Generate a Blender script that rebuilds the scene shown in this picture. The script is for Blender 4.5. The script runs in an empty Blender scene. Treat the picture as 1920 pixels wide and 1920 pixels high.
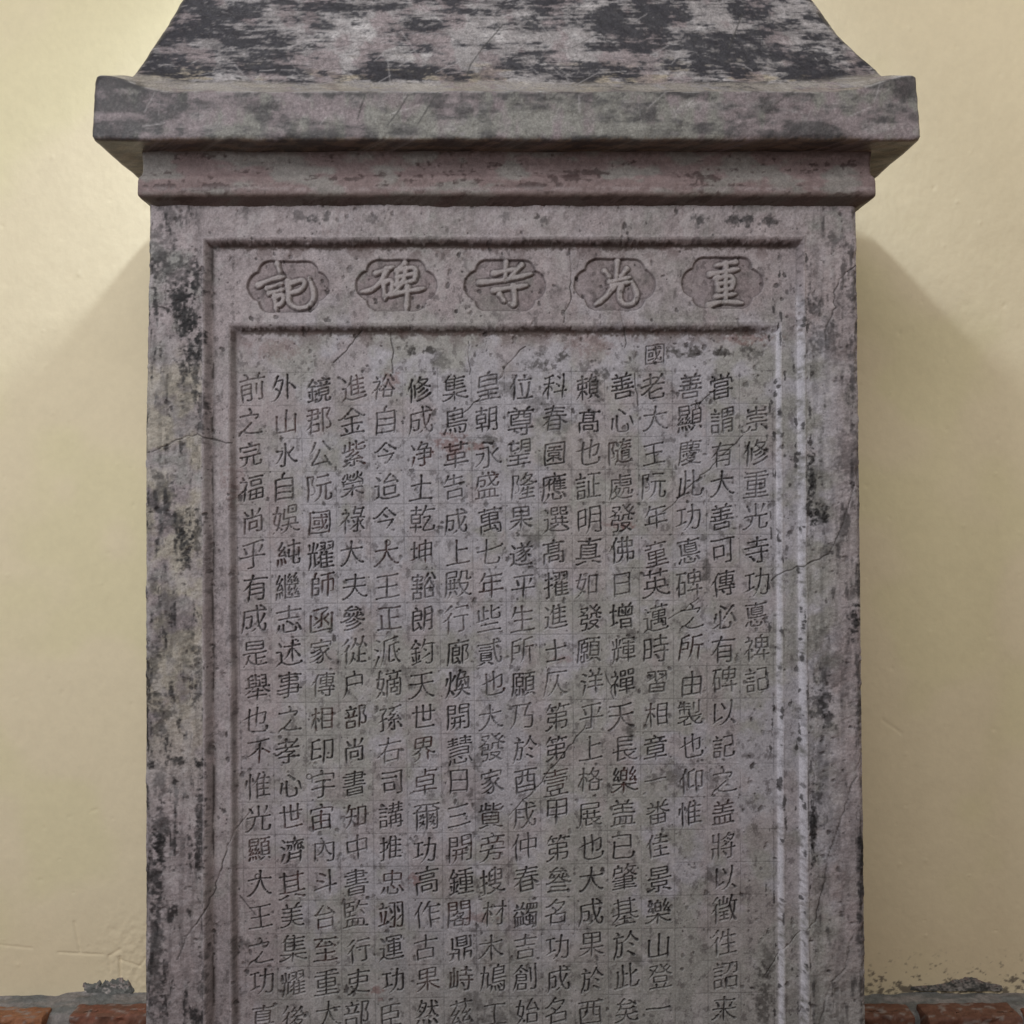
import bpy, math
import numpy as np

# ------------------------------------------------------------------ set-up
sc = bpy.context.scene
COL = sc.collection
S = 0.00068                 # metres per unit; one unit = one photo pixel on the plane of the slab front
F = 1925.0                  # camera distance to the slab front, in units
rng = np.random.default_rng(11)

cam = bpy.data.cameras.new("camera")
cam.sensor_width = 36.0
cam.lens = F / 1920.0 * 36.0
cam.shift_x = 10.0 / 1920.0
cam.shift_y = -30.0 / 1920.0
cam.clip_start, cam.clip_end = 0.01, 100.0
camo = bpy.data.objects.new("camera", cam)
camo.location = (0, -F * S, 0)
camo.rotation_euler = (math.radians(90), 0, 0)
COL.objects.link(camo)
sc.camera = camo

world = bpy.data.worlds.new("World")
sc.world = world
world.use_nodes = True
wb = world.node_tree.nodes["Background"]
wb.inputs[0].default_value = (1.0, 0.88, 0.72, 1)
wb.inputs[1].default_value = 0.21


def lamp(name, kind, loc, energy, color, target=None, **kw):
    l = bpy.data.lights.new(name, kind)
    l.energy = energy
    l.color = color
    for k, v in kw.items():
        setattr(l, k, v)
    o = bpy.data.objects.new(name, l)
    o.location = loc
    if target is not None:
        from mathutils import Vector
        d = Vector(target) - Vector(loc)
        o.rotation_euler = d.to_track_quat('-Z', 'Y').to_euler()
    COL.objects.link(o)
    return o


# a downlight over the stele and a tall window at the front left
lamp("ceiling_lamp", 'SPOT', (-60 * S, 236 * S, 1600 * S), 70.0, (0.84, 0.92, 1.0),
     target=(-60 * S, 236 * S, -3), spot_size=math.radians(146), spot_blend=1.0, shadow_soft_size=0.022)
lamp("window_light", 'AREA', (-1.75, -1.65, 0.6), 24.0, (0.95, 0.97, 1.0),
     target=(0.0, 0, -0.2), shape='RECTANGLE', size=0.8, size_y=1.3)
lamp("high_front_light", 'AREA', (-0.3, -2.1, 1.75), 30.0, (1.0, 0.965, 0.95),
     target=(0.1, 0, 0.1), shape='RECTANGLE', size=1.5, size_y=0.9)
lamp("side_fill", 'AREA', (1.75, -0.75, 1.15), 7.5, (1.0, 0.94, 0.86),
     target=(0.6, 0.35, -0.1), shape='RECTANGLE', size=0.7, size_y=0.9)  # added fill for the wall to the right of the slab

sc.view_settings.view_transform = 'Standard'
sc.view_settings.look = 'None'
sc.view_settings.exposure = 0.0
sc.view_settings.gamma = 1.0
sc.view_settings.use_curve_mapping = False


# ------------------------------------------------------------------ noise and drawing helpers
def _hash(ix, iy, seed):
    h = (ix.astype(np.int64) * 374761393 + iy.astype(np.int64) * 668265263 + seed * 974634777) & 0x7fffffff
    h = ((h ^ (h >> 13)) * 1274126177) & 0x7fffffff
    h = (h ^ (h >> 16)) & 0xffff
    return h.astype(np.float32) / 65535.0


def vnoise(x, y, seed=0):
    x = np.asarray(x, np.float32); y = np.asarray(y, np.float32)
    ix = np.floor(x); iy = np.floor(y)
    fx = x - ix; fy = y - iy
    fx = fx * fx * (3 - 2 * fx); fy = fy * fy * (3 - 2 * fy)
    a = _hash(ix, iy, seed); b = _hash(ix + 1, iy, seed)
    c = _hash(ix, iy + 1, seed); d = _hash(ix + 1, iy + 1, seed)
    return (a * (1 - fx) + b * fx) * (1 - fy) + (c * (1 - fx) + d * fx) * fy


def fbm(x, y, seed=0, octv=4, gain=0.5):
    out = 0.0; amp = 1.0; tot = 0.0
    for o in range(octv):
        out = out + amp * vnoise(x * (2.03 ** o) + o * 17.3, y * (2.03 ** o) - o * 9.1, seed + o * 31)
        tot += amp; amp *= gain
    return out / tot


def sstep(a, b, t):
    t = np.clip((t - a) / (b - a), 0, 1)
    return t * t * (3 - 2 * t)


def mix(c0, c1, m):
    c0 = np.asarray(c0, np.float32); c1 = np.asarray(c1, np.float32)
    return c0 * (1 - m[..., None]) + c1 * m[..., None]


def make_mesh(name, verts, quads, mat, parent=None, color=None, smooth=True):
    me = bpy.data.meshes.new(name)
    verts = np.asarray(verts, np.float32).reshape(-1, 3)
    quads = np.asarray(quads, np.int32).reshape(-1, 4)
    me.vertices.add(len(verts)); me.vertices.foreach_set("co", verts.ravel())
    me.loops.add(quads.size); me.loops.foreach_set("vertex_index", quads.ravel())
    me.polygons.add(len(quads))
    me.polygons.foreach_set("loop_start", np.arange(0, quads.size, 4, dtype=np.int32))
    me.polygons.foreach_set("loop_total", np.full(len(quads), 4, np.int32))
    me.polygons.foreach_set("use_smooth", np.full(len(quads), smooth, bool))
    me.update(calc_edges=True)
    if color is not None:
        at = me.color_attributes.new("tint", 'FLOAT_COLOR', 'POINT')
        c = np.ones((len(verts), 4), np.float32); c[:, :3] = np.asarray(color).reshape(-1, 3)
        at.data.foreach_set("color", c.ravel())
    me.materials.append(mat)
    ob = bpy.data.objects.new(name, me)
    COL.objects.link(ob)
    if parent is not None:
        ob.parent = parent
    return ob


def grid_quads(nr, nc, wrap=False):
    r = np.arange(nr - 1)[:, None]
    c = np.arange(nc if wrap else nc - 1)[None, :]
    c2 = (c + 1) % nc
    a = r * nc + c; b = r * nc + c2; d = (r + 1) * nc + c2; e = (r + 1) * nc + c
    return np.stack([a, b, d, e], -1).reshape(-1, 4)


def seg_dist(X, Z, p, q):
    dx, dz = q[0] - p[0], q[1] - p[1]
    L = dx * dx + dz * dz + 1e-9
    t = np.clip(((X - p[0]) * dx + (Z - p[1]) * dz) / L, 0, 1)
    return np.hypot(X - p[0] - t * dx, Z - p[1] - t * dz)


# ------------------------------------------------------------------ materials
def nodes_of(m):
    m.use_nodes = True
    nt = m.node_tree
    return nt, nt.nodes, nt.links, nt.nodes["Principled BSDF"]


def tinted_material(name, rough, spec, grain_scale, grain, bump_scale, bump, rough_var=0.15):
    """colour comes from the surface's own 'tint' map of weathering and painted light, broken up by procedural grain"""
    m = bpy.data.materials.new(name)
    nt, N, L, B = nodes_of(m)
    at = N.new("ShaderNodeAttribute"); at.attribute_name = "tint"
    tc = N.new("ShaderNodeTexCoord")
    n1 = N.new("ShaderNodeTexNoise"); n1.inputs["Scale"].default_value = grain_scale
    n1.inputs["Detail"].default_value = 6; n1.inputs["Roughness"].default_value = 0.7
    L.new(tc.outputs["Object"], n1.inputs["Vector"])
    mr = N.new("ShaderNodeMapRange")
    mr.inputs[1].default_value = 0.3; mr.inputs[2].default_value = 0.7
    mr.inputs[3].default_value = 1 - grain; mr.inputs[4].default_value = 1 + grain
    L.new(n1.outputs["Fac"], mr.inputs[0])
    mx = N.new("ShaderNodeMix"); mx.data_type = 'RGBA'; mx.blend_type = 'MULTIPLY'
    mx.inputs[0].default_value = 1.0
    L.new(at.outputs["Color"], mx.inputs[6]); L.new(mr.outputs[0], mx.inputs[7])
    L.new(mx.outputs[2], B.inputs["Base Color"])
    n2 = N.new("ShaderNodeTexNoise"); n2.inputs["Scale"].default_value = bump_scale
    n2.inputs["Detail"].default_value = 8; n2.inputs["Roughness"].default_value = 0.65
    L.new(tc.outputs["Object"], n2.inputs["Vector"])
    bp = N.new("ShaderNodeBump"); bp.inputs["Strength"].default_value = bump
    bp.inputs["Distance"].default_value = 0.002
    L.new(n2.outputs["Fac"], bp.inputs["Height"]); L.new(bp.outputs[0], B.inputs["Normal"])
    n3 = N.new("ShaderNodeTexNoise"); n3.inputs["Scale"].default_value = 18.0
    n3.inputs["Detail"].default_value = 5
    L.new(tc.outputs["Object"], n3.inputs["Vector"])
    rr = N.new("ShaderNodeMapRange")
    rr.inputs[1].default_value = 0.3; rr.inputs[2].default_value = 0.7
    rr.inputs[3].default_value = rough - rough_var; rr.inputs[4].default_value = rough + rough_var
    L.new(n3.outputs["Fac"], rr.inputs[0]); L.new(rr.outputs[0], B.inputs["Roughness"])
    B.inputs["Specular IOR Level"].default_value = spec
    return m


STONE = tinted_material("weathered_stone", 0.55, 0.24, 430.0, 0.26, 520.0, 0.3)
CAPSTONE = tinted_material("polished_dark_stone", 0.42, 0.32, 400.0, 0.36, 420.0, 0.4, 0.12)
PLASTER = tinted_material("yellow_plaster", 0.8, 0.2, 90.0, 0.03, 170.0, 0.15, 0.08)
MORTAR = tinted_material("cement_mortar", 0.85, 0.2, 260.0, 0.22, 240.0, 0.7, 0.08)
BRICK = tinted_material("fired_clay", 0.6, 0.35, 240.0, 0.22, 260.0, 0.5)

# ------------------------------------------------------------------ the stele: root
root = bpy.data.objects.new("stone_stele", None)
FLOOR_Z = -1262.0
root.location = (0, 120 * S, FLOOR_Z * S)
root["label"] = "tall grey stone stele with a roof-shaped cap and columns of carved Chinese characters"
root["category"] = "stele"
COL.objects.link(root)
ROOT_U = np.array([0, 120.0, FLOOR_Z])


def loc_verts(X, Y, Z):
    return np.stack([np.asarray(X) - ROOT_U[0], np.asarray(Y) - ROOT_U[1], np.asarray(Z) - ROOT_U[2]], -1) * S


# ------------------------------------------------------------------ lettering: glyph skeletons redrawn as cut strokes
COLUMNS = [  # left to right: (x at top row, x at bottom row, text from row 0; a space is an empty cell)
    (470, 492, "前之完福尚乎有成是舉也不惟光顯大王之功真"),
    (533, 551, "外山水自娛純繼志述事之孝心世濟其美集耀後"),
    (597, 612, "鏡郡公阮國耀師函家傳相印宇宙內斗台至重大"),
    (660, 672, "進金紫榮祿大夫參從户部尚書知中書監行吏部"),
    (722, 737, "裕自今迨今大王正派嫡孫右司講推忠翊運功臣"),
    (788, 801, "修成净土乾坤豁朗鈞天世界卓爾功高作古果然"),
    (853, 865, "集鳥革告成上殿行廊煥開慧日三開鍾閣鼎峙茲"),
    (915, 925, "皇朝永盛萬七年些貳也大發家貲旁搜材木鳩工"),
    (977, 987, "位尊望隆果遂平生所願乃於酉戌仲春蠲吉創始"),
    (1040, 1047, "科春園應選髙擢進士仄第第壹甲第叄名功成名"),
    (1103, 1110, "賴髙也証明真如發願洋乎上格展也大成果於西"),
    (1165, 1173, "善心隨處發佛日增輝禪天長樂盖已肇基於此矣"),
    (1228, 1236, "老大王阮年童英邁時習相章一畨佳景樂山登一"),
    (1293, 1297, "善顯慶此功悳碑之所由製也仰惟"),
    (1355, 1359, "甞謂有大善可傳必有碑以記之盖將以徵徃詔来"),
    (1418, 1420, " 崇修重光寺功悳禆記"),
]
TITLE = [(540, 537, "記"), (743, 535, "碑"), (947, 535, "寺"), (1153, 533, "光"), (1355, 530, "重")]
# brush strokes of the five title characters, as written on the stone (photo pixels, four to one from 420/940, 430)
TSTROKE = {
    "記": (420, [[(352, 228), (372, 290)], [(225, 372), (300, 335), (395, 312)], [(285, 392), (390, 358)], [(300, 425), (395, 398)], [(335, 440), (345, 540)],
                 [(335, 452), (398, 430), (390, 490), (345, 510)], [(425, 362), (540, 325), (528, 398), (430, 428)], [(425, 345), (430, 430), (425, 490), (490, 530), (570, 510), (605, 440), (566, 322)]]),
    "碑": (420, [[(1010, 292), (1130, 248)], [(1085, 262), (1050, 345), (985, 405), (915, 415)], [(1062, 352), (1072, 465)], [(1062, 355), (1125, 330), (1115, 430)], [(1072, 445), (1120, 430)],
                 [(1205, 222), (1165, 262)], [(1155, 275), (1155, 365)], [(1155, 275), (1285, 240), (1270, 345)], [(1212, 260), (1195, 350)], [(1155, 318), (1275, 292)], [(1150, 368), (1275, 338)],
                 [(1192, 350), (1130, 432)], [(1112, 432), (1335, 392)], [(1225, 385), (1215, 535)]]),
    "寺": (420, [[(1880, 215), (1875, 345)], [(1800, 292), (1950, 262)], [(1702, 352), (1860, 340), (2050, 295)], [(1800, 405), (2020, 372)], [(1930, 375), (1945, 510), (1905, 490)], [(1838, 432), (1872, 482)],
                 [(1985, 235), (1900, 330)]]),
    "光": (940, [[(775, 212), (768, 335)], [(690, 275), (728, 318)], [(838, 262), (795, 318)], [(725, 350), (860, 318)], [(738, 375), (860, 350)], [(752, 378), (700, 450), (630, 500)],
                 [(800, 372), (785, 450), (815, 502), (880, 500), (915, 440), (872, 345)]]),
    "重": (940, [[(1565, 215), (1430, 240)], [(1395, 298), (1585, 262)], [(1435, 322), (1450, 410)], [(1435, 325), (1555, 300), (1542, 395)], [(1445, 365), (1545, 348)], [(1450, 408), (1545, 392)],
                 [(1500, 225), (1500, 480)], [(1435, 448), (1565, 430)], [(1385, 505), (1480, 478), (1610, 490)]]),
}


def title_points(ch):
    ox, lines = TSTROKE[ch]
    out = []
    for ln in lines:
        P = np.array([(ox + a / 3.556, 430 + b / 3.556) for a, b in ln])
        for _ in range(3):                      # round the corners of the stroke
            if len(P) > 2:
                P = np.concatenate([P[:1], np.stack([.75 * P[:-1] + .25 * P[1:], .25 * P[:-1] + .75 * P[1:]], 1).reshape(-1, 2), P[-1:]])
        seg = np.hypot(*np.diff(P, axis=0).T); cum = np.concatenate([[0], np.cumsum(seg)])
        t = np.arange(0, cum[-1], .9)
        x, y = np.interp(t, cum, P[:, 0]), np.interp(t, cum, P[:, 1])
        f = t / cum[-1]
        r = 5.0 * (1.12 - .35 * np.sin(f * 3.14) - .55 * np.clip((f - .82) / .18, 0, 1)) * (1.15 if cum[-1] > 40 else 1)
        out.append(np.stack([x, y, r], -1))
    return np.concatenate(out)


GR = 120  # raster size of one em


def raster_glyphs(chars):
    cu = bpy.data.curves.new("glyph", 'FONT')
    ob = bpy.data.objects.new("glyph", cu)
    COL.objects.link(ob)
    out = np.zeros((len(chars), GR, GR), bool)
    for i, ch in enumerate(chars):
        cu.body = ch
        ev = ob.evaluated_get(bpy.context.evaluated_depsgraph_get())
        me = ev.to_mesh()
        v = np.zeros(len(me.vertices) * 3, np.float32); me.vertices.foreach_get("co", v)
        v = v.reshape(-1, 3)[:, :2]
        me.calc_loop_triangles()
        t = np.zeros(len(me.loop_triangles) * 3, np.int32); me.loop_triangles.foreach_get("vertices", t)
        p = np.stack([v[:, 0] * GR, (v[:, 1] + 0.12) * GR], -1)
        for a, b, c in p[t.reshape(-1, 3)]:
            x0 = max(int(min(a[0], b[0], c[0])), 0); x1 = min(int(max(a[0], b[0], c[0])) + 1, GR - 1)
            y0 = max(int(min(a[1], b[1], c[1])), 0); y1 = min(int(max(a[1], b[1], c[1])) + 1, GR - 1)
            if x1 < x0 or y1 < y0:
                continue
            gx = np.arange(x0, x1 + 1)[None, :] + 0.5; gy = np.arange(y0, y1 + 1)[:, None] + 0.5
            e0 = (b[0] - a[0]) * (gy - a[1]) - (b[1] - a[1]) * (gx - a[0])
            e1 = (c[0] - b[0]) * (gy - b[1]) - (c[1] - b[1]) * (gx - b[0])
            e2 = (a[0] - c[0]) * (gy - c[1]) - (a[1] - c[1]) * (gx - c[0])
            m = ((e0 >= 0) & (e1 >= 0) & (e2 >= 0)) | ((e0 <= 0) & (e1 <= 0) & (e2 <= 0))
            out[i, y0:y1 + 1, x0:x1 + 1] |= m
        ev.to_mesh_clear()
    bpy.data.objects.remove(ob); bpy.data.curves.remove(cu)
    return out


def thin(img):
    img = np.pad(img, ((0, 0), (1, 1), (1, 1))).astype(np.uint8)
    for _ in range(40):
        changed = False
        for step in (0, 1):
            P = [np.roll(img, s, (1, 2)) for s in
                 ((1, 0), (1, -1), (0, -1), (-1, -1), (-1, 0), (-1, 1), (0, 1), (1, 1))]
            B = sum(p.astype(np.int16) for p in P)
            A = sum(((P[k] == 0) & (P[(k + 1) % 8] == 1)).astype(np.int16) for k in range(8))
            if step == 0:
                c = (P[0] * P[2] * P[4] == 0) & (P[2] * P[4] * P[6] == 0)
            else:
                c = (P[0] * P[2] * P[6] == 0) & (P[0] * P[4] * P[6] == 0)
            d = (img == 1) & (B >= 2) & (B <= 6) & (A == 1) & c
            if d.any():
                img[d] = 0; changed = True
        if not changed:
            break
    return img[:, 1:-1, 1:-1].astype(bool)


def strokes_of(sk):
    """skeleton -> list of (u, v, relative radius) with brush-like stroke ends"""
    pts = {(int(x), int(y)) for y, x in zip(*np.nonzero(sk))}

    def nb(p):
        x, y = p
        r = [q for q in ((x + 1, y), (x - 1, y), (x, y + 1), (x, y - 1)) if q in pts]
        for ddx, ddy in ((1, 1), (1, -1), (-1, 1), (-1, -1)):
            q = (x + ddx, y + ddy)
            if q in pts and (x + ddx, y) not in pts and (x, y + ddy) not in pts:
                r.append(q)
        return r

    def branch(e):
        path = [e]; prev = None; cur = e
        while len(path) < 200:
            n = [q for q in nb(cur) if q != prev and q not in path[-3:]]
            if len(n) != 1:
                break
            prev, cur = cur, n[0]
            path.append(cur)
        return path, len(nb(path[-1])) >= 3

    for e in [p for p in pts if len(nb(p)) == 1]:     # drop short spurs
        if e in pts:
            path, at_j = branch(e)
            if at_j and len(path) <= 5:
                for q in path[:-1]:
                    pts.discard(q)
    rad = {}
    for (x, y) in pts:
        h = sum((x + k, y + j) in pts for k in (-5, -4, -3, 3, 4, 5) for j in (-1, 0, 1))
        v = sum((x + j, y + k) in pts for k in (-5, -4, -3, 3, 4, 5) for j in (-1, 0, 1))
        rad[(x, y)] = 0.80 if h > v + 1 else (1.05 if v > h + 1 else 0.93)
    extra = []
    for e in [p for p in pts if len(nb(p)) == 1]:
        path, at_j = branch(e)
        n = len(path)
        k = min(n - 1, 11)
        if k < 2:
            continue
        dx, dy = e[0] - path[k][0], e[1] - path[k][1]
        L = math.hypot(dx, dy) + 1e-6
        dx /= L; dy /= L

        def shape(fn, upto):
            for j, q in enumerate(path[:upto]):
                rad[q] = rad[q] * fn(j / max(upto - 1, 1))

        def grow(length, ex, ey, r0, r1):
            for j in range(1, int(length) + 1):
                t = j / length
                extra.append((e[0] + ex * j, e[1] + ey * j, r0 + (r1 - r0) * t))
        if n < 20 and dy < -0.3 and at_j is False and abs(dx) > 0.2:      # dots
            shape(lambda t: 1.45 - 0.75 * t, n)
        elif dx < -0.3 and dy < -0.25:                                    # left-falling tail
            shape(lambda t: 0.5 + 0.6 * t, max(int(n * 0.7), 2))
            grow(6, dx - 0.12, dy, 0.5, 0.2)
        elif dx > 0.3 and dy < -0.25:                                     # right-falling foot
            u = min(n, 22)
            shape(lambda t: 1.5 - 0.55 * t, u)
            grow(7, 0.9 * dx + 0.35, dy * 0.55, 1.4, 0.25)
        elif dx > 0.75:                                                   # end of a horizontal
            shape(lambda t: 1.5 - 0.5 * t, min(n, 9))
            grow(2, 1, 0.0, 1.3, 0.8)
        elif dx < -0.75:                                                  # start of a horizontal
            shape(lambda t: 1.25 - 0.3 * t, min(n, 8))
            grow(2, -1, 0.2, 1.0, 0.5)
        elif dy < -0.75:                                                  # foot of a vertical
            shape(lambda t: 0.65 + 0.4 * t, min(n, 14))
            grow(4, 0, -1, 0.6, 0.3)
        elif dy > 0.75:                                                   # head of a vertical
            shape(lambda t: 1.3 - 0.3 * t, min(n, 8))
            grow(3, -0.35, 0.9, 1.1, 0.4)
        else:
            shape(lambda t: 0.7 + 0.3 * t, min(n, 8))
    out = [(x, y, r) for (x, y), r in rad.items() if (x + y) % 2 == 0 or len(nb((x, y))) != 2] + extra
    a = np.array(out, np.float32)
    a[:, 0] = (a[:, 0] + 0.5) / GR - 0.5
    a[:, 1] = (a[:, 1] + 0.5) / GR - 0.5
    return a


CHARS = sorted(set("".join(c[2] for c in COLUMNS) + "".join(t[2] for t in TITLE) + "國") - {" "})
SKEL = thin(raster_glyphs(CHARS))
STROKES = {ch: strokes_of(SKEL[i]) for i, ch in enumerate(CHARS)}

# ------------------------------------------------------------------ the slab front as one carved relief
def pieces(*spans):
    out = []
    for a, b, st in spans:
        n = max(int(round(abs(b - a) / st)), 1)
        out.append(np.linspace(a, b, n, endpoint=False))
    out.append(np.array([spans[-1][1]]))
    return np.concatenate(out)


gx = pieces((-664, -655, 1.5), (-655, -585, 2.0), (-585, 585, 1.15), (585, 655, 2.0), (655, 664, 1.5))
gz = pieces((556, 492, 2.0), (492, -1010, 1.15), (-1010, FLOOR_Z, 7.0))
NX, NZ = len(gx), len(gz)
GX, GZ = np.meshgrid(gx, gz)
W = np.where(GX < 0, 671 + 7 * sstep(500, 80, GZ), 657 + (500 - GZ) / 1470 * 17)
ax = np.abs(GX)
X0 = np.where(ax > 600, np.sign(GX) * (600 + (ax - 600) * (W - 600) / 64.0), GX).astype(np.float32)
Z0 = GZ.astype(np.float32)


def lerp_z(top, bot, k):
    """photo x at the top (row 500) and bottom (row 1900) -> x on a plane at depth factor k"""
    t = (430 - Z0 / k) / 1400
    return (top + (bot - top) * t - 950) * k


K1, K2 = (F + 17) / F, (F + 29) / F
wx = X0 + (fbm(X0 / 110, Z0 / 110, 3, 2) - .5) * 3 + (fbm(X0 / 9, Z0 / 9, 4, 2) - .5) * .2
wz = Z0 + (fbm(X0 / 110, Z0 / 110, 5, 2) - .5) * 3 + (fbm(X0 / 9, Z0 / 9, 6, 2) - .5) * .3
chip = sstep(.60, .72, fbm(X0 / 13, Z0 / 13, 7, 3))
wx = wx + chip * .5 * np.sign(X0); wz = wz + chip * 1.3
L1o, L1i = lerp_z(381, 384, 1), lerp_z(401, 404, K1)
R1o, R1i = lerp_z(1507, 1516, 1), lerp_z(1491, 1499, K1)
L2o, L2i = lerp_z(428, 434, K1), lerp_z(444, 449, K2)
R2o, R2i = lerp_z(1464, 1471, K1), lerp_z(1453, 1458, K2)
T1o, T1i = 484.0, 466.0
T2o, T2i = 323 * K1, 303 * K2
t1 = np.minimum(np.minimum((wx - L1o) / (L1i - L1o), (R1o - wx) / (R1o - R1i)), (T1o - wz) / (T1o - T1i))
t1 = np.minimum(t1, (wz + 1200) / 20)
t2 = np.minimum(np.minimum((wx - L2o) / (L2i - L2o), (R2o - wx) / (R2o - R2i)), (T2o - wz) / (T2o - T2i))
t2 = np.minimum(t2, (wz + 1150) / 20)
Y = 17 * sstep(.05, .80, t1) + 12 * sstep(.05, .85, t2)
# raised arris along the outer side of both mouldings
Y -= 1.6 * np.exp(-((t1 + 0.12) / 0.14) ** 2) + 1.0 * np.exp(-((t2 + 0.15) / 0.16) ** 2)
border = sstep(0.0, -0.3, t1)
inpanel = sstep(0.8, 1.05, t2)
bev = np.clip(np.exp(-((t1 - .45) / .4) ** 2) + np.exp(-((t2 - .45) / .4) ** 2), 0, 1)
nS = fbm(X0 / 60, Z0 / 60, 20, 3) - .5
nM = fbm(X0 / 14, Z0 / 14, 21, 3) - .5
nF = fbm(X0 / 4.5, Z0 / 4.5, 22, 2) - .5
Y += nS * (2.0 + 3.0 * border) + nM * (1.1 + 2.2 * border) * (1 - .7 * bev) + nF * (0.7 + 0.5 * border) * (1 - .6 * bev)
# worn, rounded outer edges
e = W - np.abs(X0) + (fbm(X0 * 0 + np.sign(X0) * 7, Z0 / 16, 24, 3) - .62) * 9
e = np.clip(e, 0.2, 9)
Y += 9 - np.sqrt(np.maximum(81 - (9 - e) ** 2, 0))

nA = fbm(X0 / 12, Z0 / 12, 40, 4) - .5
nB = fbm(X0 / 5, Z0 / 5, 41, 3) - .5

# colour of the stone, darker towards the foot
big = fbm(X0 / 170, Z0 / 170, 50, 4)
mid = fbm(X0 / 34, Z0 / 34, 51, 4)
fin = fbm(X0 / 6, Z0 / 6, 52, 3)
strk = fbm(X0 / 10, Z0 / 90, 53, 4)
purple, green, blue, tan = (.240, .214, .226), (.234, .234, .230), (.266, .262, .292), (.30, .265, .205)
edge_p = np.clip(sstep(-330, -560, X0) * .8 + sstep(250, 420, Z0) * .75 + sstep(590, 640, X0) * .7, 0, 1)
C = mix(green, blue, sstep(.42, .58, big * .6 + mid * .4))
C = mix(C, purple, np.clip(edge_p * 1.1 * sstep(.3, .55, mid * .5 + big * .5 + .1) + .55 * sstep(.52, .68, fbm(X0 / 55, Z0 / 80, 55, 4)), 0, 1))
C = mix(C, green, .7 * sstep(-780, -980, Z0) * sstep(-440, -380, X0))
C = mix(C, (.262, .245, .205), .8 * border * sstep(-480, -600, X0) * sstep(-620, -350, Z0) * sstep(330, 200, Z0) * sstep(.36, .52, mid * .6 + big * .4))
fi2 = fbm(X0 / 3.0, Z0 / 3.0, 54, 2)
lev = 0.34 + 0.56 * mid + 0.50 * fin + 0.42 * fi2
C *= (lev + (1.08 - lev) * .35 * inpanel + .05 * inpanel)[..., None]
side = border * (1 - .8 * sstep(468, 486, Z0) * sstep(600, 560, np.abs(X0)))
C *= (1.06 - 0.28 * side * sstep(.5, .7, strk))[..., None]
C *= (1 - .14 * sstep(-500, -1000, Z0))[..., None]
blot = fbm(X0 / 9, Z0 / 46, 58, 5) * .5 + fbm(X0 / 30, Z0 / 60, 60, 3) * .25 + fin * .25 + .05 * sstep(26, 6, W - np.abs(X0)) + .05 * sstep(-.5, -.1, t1) * sstep(430, 300, Z0)
C = mix(C, (.020, .019, .021), side * (.72 + .2 * sstep(-500, -600, X0)) * sstep(.545, .665, blot))
C = mix(C, (.06, .052, .055), .55 * (1 - border) * sstep(.60, .70, fbm(X0 / 11, Z0 / 15, 59, 4) * .75 + fi2 * .25))
cap_light = sstep(.58, .72, fbm(X0 / 26, Z0 / 40, 57, 4))
C = mix(C, (.38, .365, .38), .35 * cap_light)


def window(x0, x1, z0, z1):
    i0, i1 = np.searchsorted(gx, [x0, x1]); j0, j1 = np.searchsorted(-gz, [-z1, -z0])
    return slice(max(j0, 0), min(j1 + 1, NZ)), slice(max(i0, 0), min(i1 + 1, NX))


def px(x, k=1.0): return (x - 950) * k
def pz(y, k=1.0): return (930 - y) * k


def stain(x, y, rx, ry, amt, col=(.016, .016, .018), k=1.0, rough=1.0):
    w = window(px(x, k) - 2 * rx, px(x, k) + 2 * rx, pz(y, k) - 2 * ry, pz(y, k) + 2 * ry)
    d = np.hypot((X0[w] - px(x, k)) / rx, (Z0[w] - pz(y, k)) / ry) + (nA[w] * 2.2 + nB[w] * 1.6) * rough
    C[w] = mix(C[w], col, np.clip(amt * 1.15, 0, 1) * sstep(1.45, .40, d + (fin[w] - .5) * 1.3) * (.70 + .45 * fi2[w]))


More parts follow.
